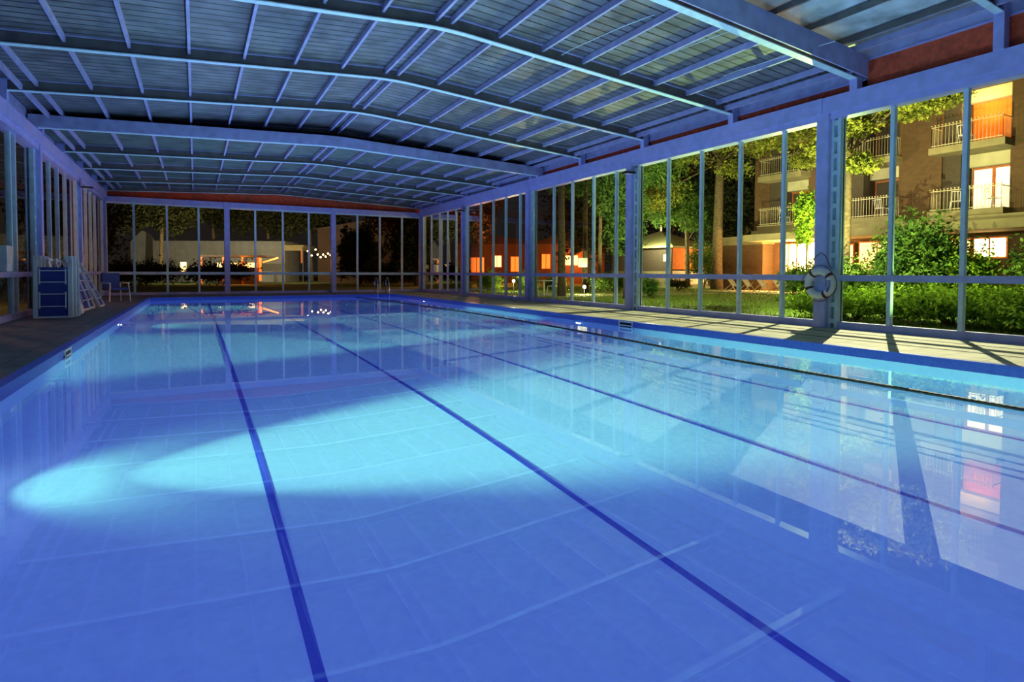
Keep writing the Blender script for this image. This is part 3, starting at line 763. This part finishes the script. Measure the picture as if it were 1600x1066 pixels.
for i,(x,y,rz,z,lb,grp) in enumerate(((13.6,22.9,20,0,'white garden chair left of the small table outside, beyond the garden path','c'),
     (15.2,23.5,200,0,'white garden chair right of the small table outside, by the pine trunk','c'))):
    o=gc if i==0 else copy_tree(gc)
    o.location=(x,y,z); o.rotation_euler=(0,0,math.radians(rz)); tag(o,lb,'chair')
t=thing('garden_table','small round white table on the lawn between two chairs','table',(14.4,23.1,0))
MB().tube([(0,0,0.70),(0,0,0.73)],0.42,20).build('tabletop',M['white'],t)
MB().tube([(0,0,-0.03),(0,0,0.70)],0.03,8).build('leg',M['white'],t)
# row of deckchairs before the hotel
def deckchair():
    t=thing('deck_chair','folding white deck chair','chair')
    mb=MB()
    for s in (-0.28,0.28):
        mb.bar((s,-0.45,0),(s,0.35,1.05),0.03,0.03); mb.bar((s,0.45,0),(s,-0.25,0.60),0.03,0.03)
    mb.bar((-0.28,0.35,1.05),(0.28,0.35,1.05),0.03,0.03); mb.build('frame',M['metalrail'],t)
    MB().quad((-0.26,-0.2,0.34),(0.26,-0.2,0.34),(0.26,0.34,1.02),(-0.26,0.34,1.02)).build('sling',M['white'],t)
    return t
dc=deckchair()
posn=['first from the left','second from the left','third from the left','fourth from the left','fifth from the left','last before the lifebuoy post']
for i in range(6):
    o=dc if i==0 else copy_tree(dc)
    o.location=(27.9+0.25*i,23.7-0.82*i,-0.03); o.rotation_euler=(0,0,math.radians(70))
    tag(o,'white folding deck chair before the glowing lobby, '+posn[i],'chair','row of deck chairs on the lawn')
tag(MB().box(26.5,30.5,19.6,24.8,-0.03,0.03).build('terrace_slab',M['plaster']),'pale terrace slab under the row of deck chairs','terrace')

# ------------------------------------------------------------------ pavilion
t=thing('garden_pavilion','small square pavilion with a pale pyramid roof and a red panel','pavilion',(35.4,37.7,-0.03),math.radians(-77))
W=2.9; E_=3.35
rf=MB(); 
c=[(-E_,-E_,3.24),(E_,-E_,3.24),(E_,E_,3.24),(-E_,E_,3.24)]; ap=(0,0,4.75)
for i in range(4): rf.tri(c[i],c[(i+1)%4],ap)
rf.f.append((0,3,6,9)); 
for a,b_ in zip(c,c[1:]+c[:1]): rf.bar((a[0],a[1],3.2),(b_[0],b_[1],3.2),0.06,0.14)
rf.build('roof',M['pavroof'],t)
MB().tube([(0,0,4.7),(0,0,5.1)],0.09,8).build('finial',M['white'],t)
MB().box(-W,W,-W,W,0,0.18).build('base',M['concrete'],t)
for sx in (-1,1):
    for sy in (-1,1): MB().box(sx*W-0.08,sx*W+0.08,sy*W-0.08,sy*W+0.08,0,3.24).build('post',M['shade'],t)
MB().box(-W+0.1,-W+0.14,-W,W,0.18,3.2).build('side_panel',M['shade'],t)
MB().box(-W,W,W-0.1,W-0.05,0.18,3.2).build('rear_panel',M['shade'],t)
MB().box(-W,W,-W+0.05,-W+0.1,1.25,3.2).build('front_shade_sheet',M['shade'],t)  # dark sheet in place of the shaded openings of the front
MB().box(-W,W,-W,-W+0.05,0.18,1.25).build('front_skirt',M['concrete'],t)
MB().box(W-0.1,W-0.05,-W,W,1.4,3.15).build('red_panel',M['orangewall'],t,label='red orange lit side panel')
MB().box(W-0.05,W,-W,W,0.18,1.3).build('white_skirt',M['paving_w'],t,label='white lit base board')
for x in (-1.2,2.3): MB().box(x-0.14,x+0.14,-W+0.02,-W+0.05,2.05,2.6).build('notice',M['paving_w'],t)

# ------------------------------------------------------------------ hotel
HX=31.0
ht=thing('hotel_building','brown brick hotel with balconies behind the garden','building',(HX,17,0))
def H(mb,name,m,label=None,parent=None):
    for i,v in enumerate(mb.v): mb.v[i]=(v[0]-HX,v[1]-17,v[2])
    return mb.build(name,m,parent or ht,label=label)
for (ya,yb) in ((-25,12.0),(14.7,16.65),(19.25,21.65),(24.3,25.4)):
    H(MB().box(31.9,33.2,ya,yb,3.6,15),'brick_wall',M['brick'])
H(MB().box(33.3,40,-25,25.4,0,15),'rear_block',M['shade'])
bays=[(12.0,14.7),(16.65,19.25),(21.65,24.3)]
for bi,(ya,yb) in enumerate(bays):
    for fi,f in enumerate((4.05,7.1,10.2)):
        lit=(bi==0)
        H(MB().box(30.95,33.2,ya-0.15,yb+0.15,f-0.32,f),'balcony_slab',M['concrete'])
        bw=H(MB().box(33.1,33.25,ya,yb,f,f+2.75),'recess_wall',M['orangewall'] if (bi==0 and fi==1) else M['plaster'])
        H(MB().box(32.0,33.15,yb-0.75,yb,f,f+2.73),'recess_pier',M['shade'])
        H(MB().box(32.6,33.1,ya+0.05,yb-0.75,f+2.15,f+2.73),'lintel',M['plaster'])
        # doors
        y0=ya+0.12; y1=yb-0.82; ym=(y0+y1)/2
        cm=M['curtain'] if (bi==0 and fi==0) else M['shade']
        if not(bi==0 and fi==1):
            dr=H(MB().box(32.98,33.05,y0,y1,f,f+2.12),'balcony_door',M['wood'])
            for (a,b_) in ((y0+0.1,ym-0.08),(ym+0.08,y1-0.1)):
                H(MB().box(32.94,32.975,a,b_,f+0.06,f+2.02),'door_pane',cm,parent=dr)
        # railing
        rl=MB(); zt=f+1.02; X=31.0
        rl.bar((X,ya-0.05,zt-0.06),(X,yb+0.05,zt-0.06),0.03,0.03); rl.bar((X,ya-0.05,f+0.08),(X,yb+0.05,f+0.08),0.03,0.03)
        k=int((yb-ya+0.1)/0.14)
        for i in range(k+1):
            yy=ya-0.05+i*(yb-ya+0.1)/k; rl.bar((X,yy,f),(X,yy,zt),0.013,0.013)
            rl.box(X-0.024,X+0.024,yy-0.024,yy+0.024,zt,zt+0.05)
        for yy in (ya-0.05,yb+0.05):
            rl.bar((X,yy,zt-0.06),(32,yy,zt-0.06),0.03,0.03)
            for i in range(7): rl.bar((X+0.14*i,yy,f),(X+0.14*i,yy,zt),0.013,0.013)
        H(rl,'balcony_railing',M['metalrail'])
# ground floor
H(MB().box(29.9,33.3,-25,24.6,3.05,3.45),'canopy_slab',M['concrete'])
H(MB().box(30.6,33.3,-25,24.6,3.45,3.72),'upper_slab',M['concrete'])
H(MB().box(32.6,33.25,-25,28,0,3.1),'ground_wall',M['brick'])
H(MB().box(31.4,33.25,24.4,28.2,2.95,3.5),'wing_fascia',M['concrete'])
H(MB().box(31.6,32.6,24.5,28,0,2.95),'wing_wall',M['brick'])
for (ya,yb,za,zb,mk_) in ((17.0,18.9,0.9,2.8,'litroom'),(12.3,13.5,1.9,2.75,'litlobby'),(13.7,15.0,1.2,2.75,'litroom'),(21.2,22.7,0.3,2.95,'litlobby'),(22.8,23.8,0.3,2.9,'litroom'),(19.3,20.2,0.9,2.7,'litroom')):
    wd=H(MB().box(32.5,32.6,ya-0.08,yb+0.08,za-0.08,zb+0.08),'lit_window',M['wood'])
    H(MB().box(32.46,32.5,ya,yb,za,zb),'pane',M[mk_],parent=wd)
    H(MB().box(32.44,32.47,(ya+yb)/2-0.03,(ya+yb)/2+0.03,za,zb),'glazing_bar',M['wood'],parent=wd)
# balcony chairs
for i,(x,y,z,rz,lb) in enumerate(((31.6,13.9,4.08,120,'white chair on the lit first floor balcony, left side'),(31.6,12.5,4.08,60,'white chair on the lit first floor balcony, right side before the curtains'),
      (31.6,17.3,4.08,80,'white chair on the dark middle balcony right of the lifebuoy post'),(31.6,23.0,4.08,100,'white chair on the balcony left of the lifebuoy post'),(31.6,13.6,7.13,90,'white chair on the upper balcony with the orange wall'))):
    o=copy_tree(gc); o.location=(x,y,z-0.0+0.005); o.rotation_euler=(0,0,math.radians(rz)); tag(o,lb,'chair')

# ------------------------------------------------------------------ far houses
def house(label,c,rz,w,d,h,wm,wins,roofh=1.2,name='far_house'):
    t=thing(name,label,'building',(c[0],c[1],-0.03),math.radians(rz))
    MB().box(-w/2,w/2,-d/2,d/2,0,h).build('walls',wm,t)
    r=MB().prism([(-w/2-0.4,h),(w/2+0.4,h),(0,h+roofh)],'y',-d/2-0.4,d/2+0.4); r.build('roof',M['roofdark'],t)
    for (x,z,ww,hh,mk_) in wins:
        f=MB().box(x-ww/2-0.08,x+ww/2+0.08,-d/2-0.06,-d/2,z-hh/2-0.08,z+hh/2+0.08).build('window',M['wood'],t)
        MB().box(x-ww/2,x+ww/2,-d/2-0.09,-d/2-0.06,z-hh/2,z+hh/2).build('pane',M[mk_],f)
        MB().box(x-0.03,x+0.03,-d/2-0.11,-d/2-0.09,z-hh/2,z+hh/2).build('glazing_bar',M['wood'],f)
    return t
house('far low house with orange lit windows behind the left garden lamp',(28.6,59),-28,13,5,4.2,M['houseorange'],[(-4.2,3.0,0.7,1.2,'litorange'),(-0.6,1.9,1.6,1.6,'litorange'),(1.6,2.3,1.0,1.2,'litroom'),(3.6,2.0,0.9,1.6,'litorange')])
house('far house glowing orange between the straight pine trunks',(33.5,49),-35,7,5,3.9,M['houseorange'],[(-2.2,2.2,0.8,1.4,'litorange'),(0.3,2.3,1.2,0.9,'litroom')])
house('dark distant house with one small lit window behind the end wall',(18.0,64.5),-18,12,6,5.6,M['darkhouse'],[(-2.6,3.7,0.9,1.5,'litorange'),(-1.6,3.75,0.5,1.3,'litroom')])
t=thing('grey_building','long low grey building with a pale gable end behind the end windows','building',(1.4,68.4,-0.03),math.radians(-28.7))
MB().box(-7.6,7.8,0,4,0,4.3).build('wall',M['greywall'],t)
MB().prism([(-8.2,0),(-5.9,0),(-5.9,4.4),(-6.4,5.1),(-7.0,5.35),(-8.2,4.2)],'y',-0.3,0).build('gable',M['greywall'],t,label='paler rounded gable end')
MB().box(7.6,9.8,-0.1,3.5,3.3,3.9).build('canopy',M['concrete'],t,label='yellow lit canopy end')
MB().box(9.5,9.7,-0.1,0,2.0,3.3).build('canopy_post',M['wood'],t)
# little terrace bar; light on counter, panel and arm is put in as glow
t=thing('terrace_bar','small terrace bar glowing orange under its low roof behind the end windows','building',(3.2,55.6,-0.03),math.radians(-25))
MB().box(-2.9,2.6,-0.6,1.6,2.35,2.5).build('roof',M['roofdark'],t)
MB().box(-1.6,1.7,-0.3,-0.1,1.45,1.85).build('lit_counter',M['litroom'],t)
MB().box(-1.6,1.7,-0.28,0.4,0,1.45).build('counter_front',M['darkhouse'],t)
for x in (-2.8,-1.0,0.6,1.9): MB().box(x-0.07,x+0.07,-0.5,-0.36,0,2.35).build('post',M['wood'],t)
MB().box(1.85,2.15,-0.42,-0.3,0.3,2.3).build('red_panel',M['litorange'],t)
MB().box(-4.6,-4.2,-0.4,-0.2,0.9,1.9).build('side_lamp',M['litroom'],t)
MB().bar((2.3,-0.4,1.9),(3.6,-0.4,2.3),0.1,0.12).build('awning_arm',M['litorange'],t)
# string of bulbs
t=thing('string_lights','cluster of tiny glowing bulbs strung between two poles beyond the end wall','lights',(11.0,61,-0.03),math.radians(-28))
for x in (-1.6,1.6): MB().tube([(x,0,0),(x,0,3.6)],0.05,8).build('pole',M['black'],t)
MB().tube([(-1.6,0,3.5),(-0.8,0,3.1),(0,0,2.95),(0.8,0,3.1),(1.6,0,3.5)],0.02,5).build('wire',M['black'],t)
for (x,z) in ((-1.1,3.2),(-0.7,2.75),(-0.3,3.35),(-0.1,2.85),(0.2,2.6),(0.45,2.85),(0.7,2.65),(0.95,2.95),(1.2,2.8)):
    MB().tube([(x,0,z-0.09),(x,0,z),(x,0,z+0.09)],[0.03,0.10,0.03],8).build('bulb',M['bulb'],t,True)
# ------------------------------------------------------------------ lights
def light(kind,loc,energy,col,soft=0.1,aim=None,size=None,blend=0.5):
    ld=bpy.data.lights.new('light',kind); ld.energy=energy; ld.color=col; ld.shadow_soft_size=soft
    if kind=='SPOT': ld.spot_size=math.radians(size); ld.spot_blend=blend
    lo=bpy.data.objects.new('light_source',ld); COL.objects.link(lo); lo.location=loc
    if aim is not None: lo.rotation_euler=(Vector(aim)-Vector(loc)).to_track_quat('-Z','Y').to_euler()
    return lo
# added unseen spots at water level, in place of the water's glow on the roof
for (x,y) in ((5.8,3.6),(1.2,7.0),(5.8,8.0),(1.2,12),(5.8,13),(1.2,17),(5.8,18),(1.2,22),(5.8,23),(3.5,27)):
    light('SPOT',(x,y,ZW+0.02),270,(0.36,0.52,1.0),0.0,(x,y,5),150,0.6)
# hotel flood: falls through the right windows onto the deck and the pool floor
fl_=light('SPOT',(26.5,14.5,13.4),36000,(1.0,0.93,0.55),0.0,(7,5,-0.5),60,0.4)
fl_.data.cycles.is_caustics_light=True
light('SPOT',(16.6,10.6,0.35),3800,(0.70,1.0,0.22),0.0,(9.4,8.6,4.9),50,1.0)
light('SPOT',(16.6,14.6,0.35),3500,(0.70,1.0,0.22),0.0,(9.4,13.0,4.9),50,1.0)
light('SPOT',(11.75,5.4,0.25),200,(0.60,1.0,0.3),0.0,(8.0,6.0,5.0),120,1.0)
# pine and facade floods from the lawn
light('SPOT',(18.5,12.0,0.6),12000,(1.0,0.92,0.35),0.0,(24,13,8),95,0.7)
light('SPOT',(24,20.5,0.4),5000,(1.0,0.92,0.38),0.0,(29.5,25,9),95,0.7)
light('SPOT',(20,25,0.4),3500,(1.0,0.95,0.38),0.0,(27,29.5,7),75,0.7)
light('SPOT',(12.2,10.5,3.9),6500,(0.95,1.0,0.40),0.0,(19,8,0.8),110,0.8)
light('SPOT',(12.5,14,3.9),2600,(0.95,1.0,0.45),0.0,(22,20,0.8),110,0.8)
light('POINT',(27,14.5,6.5),700,(1.0,0.75,0.35),0.0)
light('POINT',(31.3,22.2,2.0),2600,(1.0,0.45,0.12),0.0)
light('POINT',(28,19,5.0),600,(1.0,0.85,0.45),0.0)
light('POINT',(31.9,13.3,9.0),200,(1.0,0.55,0.15),0.0)
light('POINT',(38.0,32.0,2.4),1600,(1.0,0.6,0.25),0.0)
light('POINT',(31.5,34.5,3.4),1200,(1.0,0.9,0.45),0.0)
light('POINT',(27.2,50.5,2.2),650,(1.0,0.22,0.03),0.0)
light('POINT',(31.8,45.3,2.4),700,(1.0,0.24,0.04),0.0)
light('POINT',(3.6,54.4,1.9),300,(1.0,0.30,0.05),0.0)
light('POINT',(20.5,43.0,3.5),1600,(1.0,0.35,0.10),0.0)
light('SPOT',(-1,50,3.0),9000,(1.0,0.8,0.45),0.0,(0,70,8),100,0.8)
light('SPOT',(7.5,50,3.0),8000,(1.0,0.72,0.35),0.0,(9,70,8),100,0.8)
light('POINT',(-7.5,22,2.5),300,(1.0,0.35,0.15),0.0)

wd=bpy.data.worlds.new('night'); scn.world=wd; wd.use_nodes=True
bg=wd.node_tree.nodes['Background']; bg.inputs[0].default_value=(0.55,0.45,0.40,1); bg.inputs[1].default_value=0.022

scn.view_settings.view_transform='Standard'
scn.view_settings.look='None'
scn.view_settings.exposure=0.0
scn.cycles.max_bounces=8
scn.cycles.transparent_max_bounces=24
scn.cycles.sample_clamp_indirect=4.0
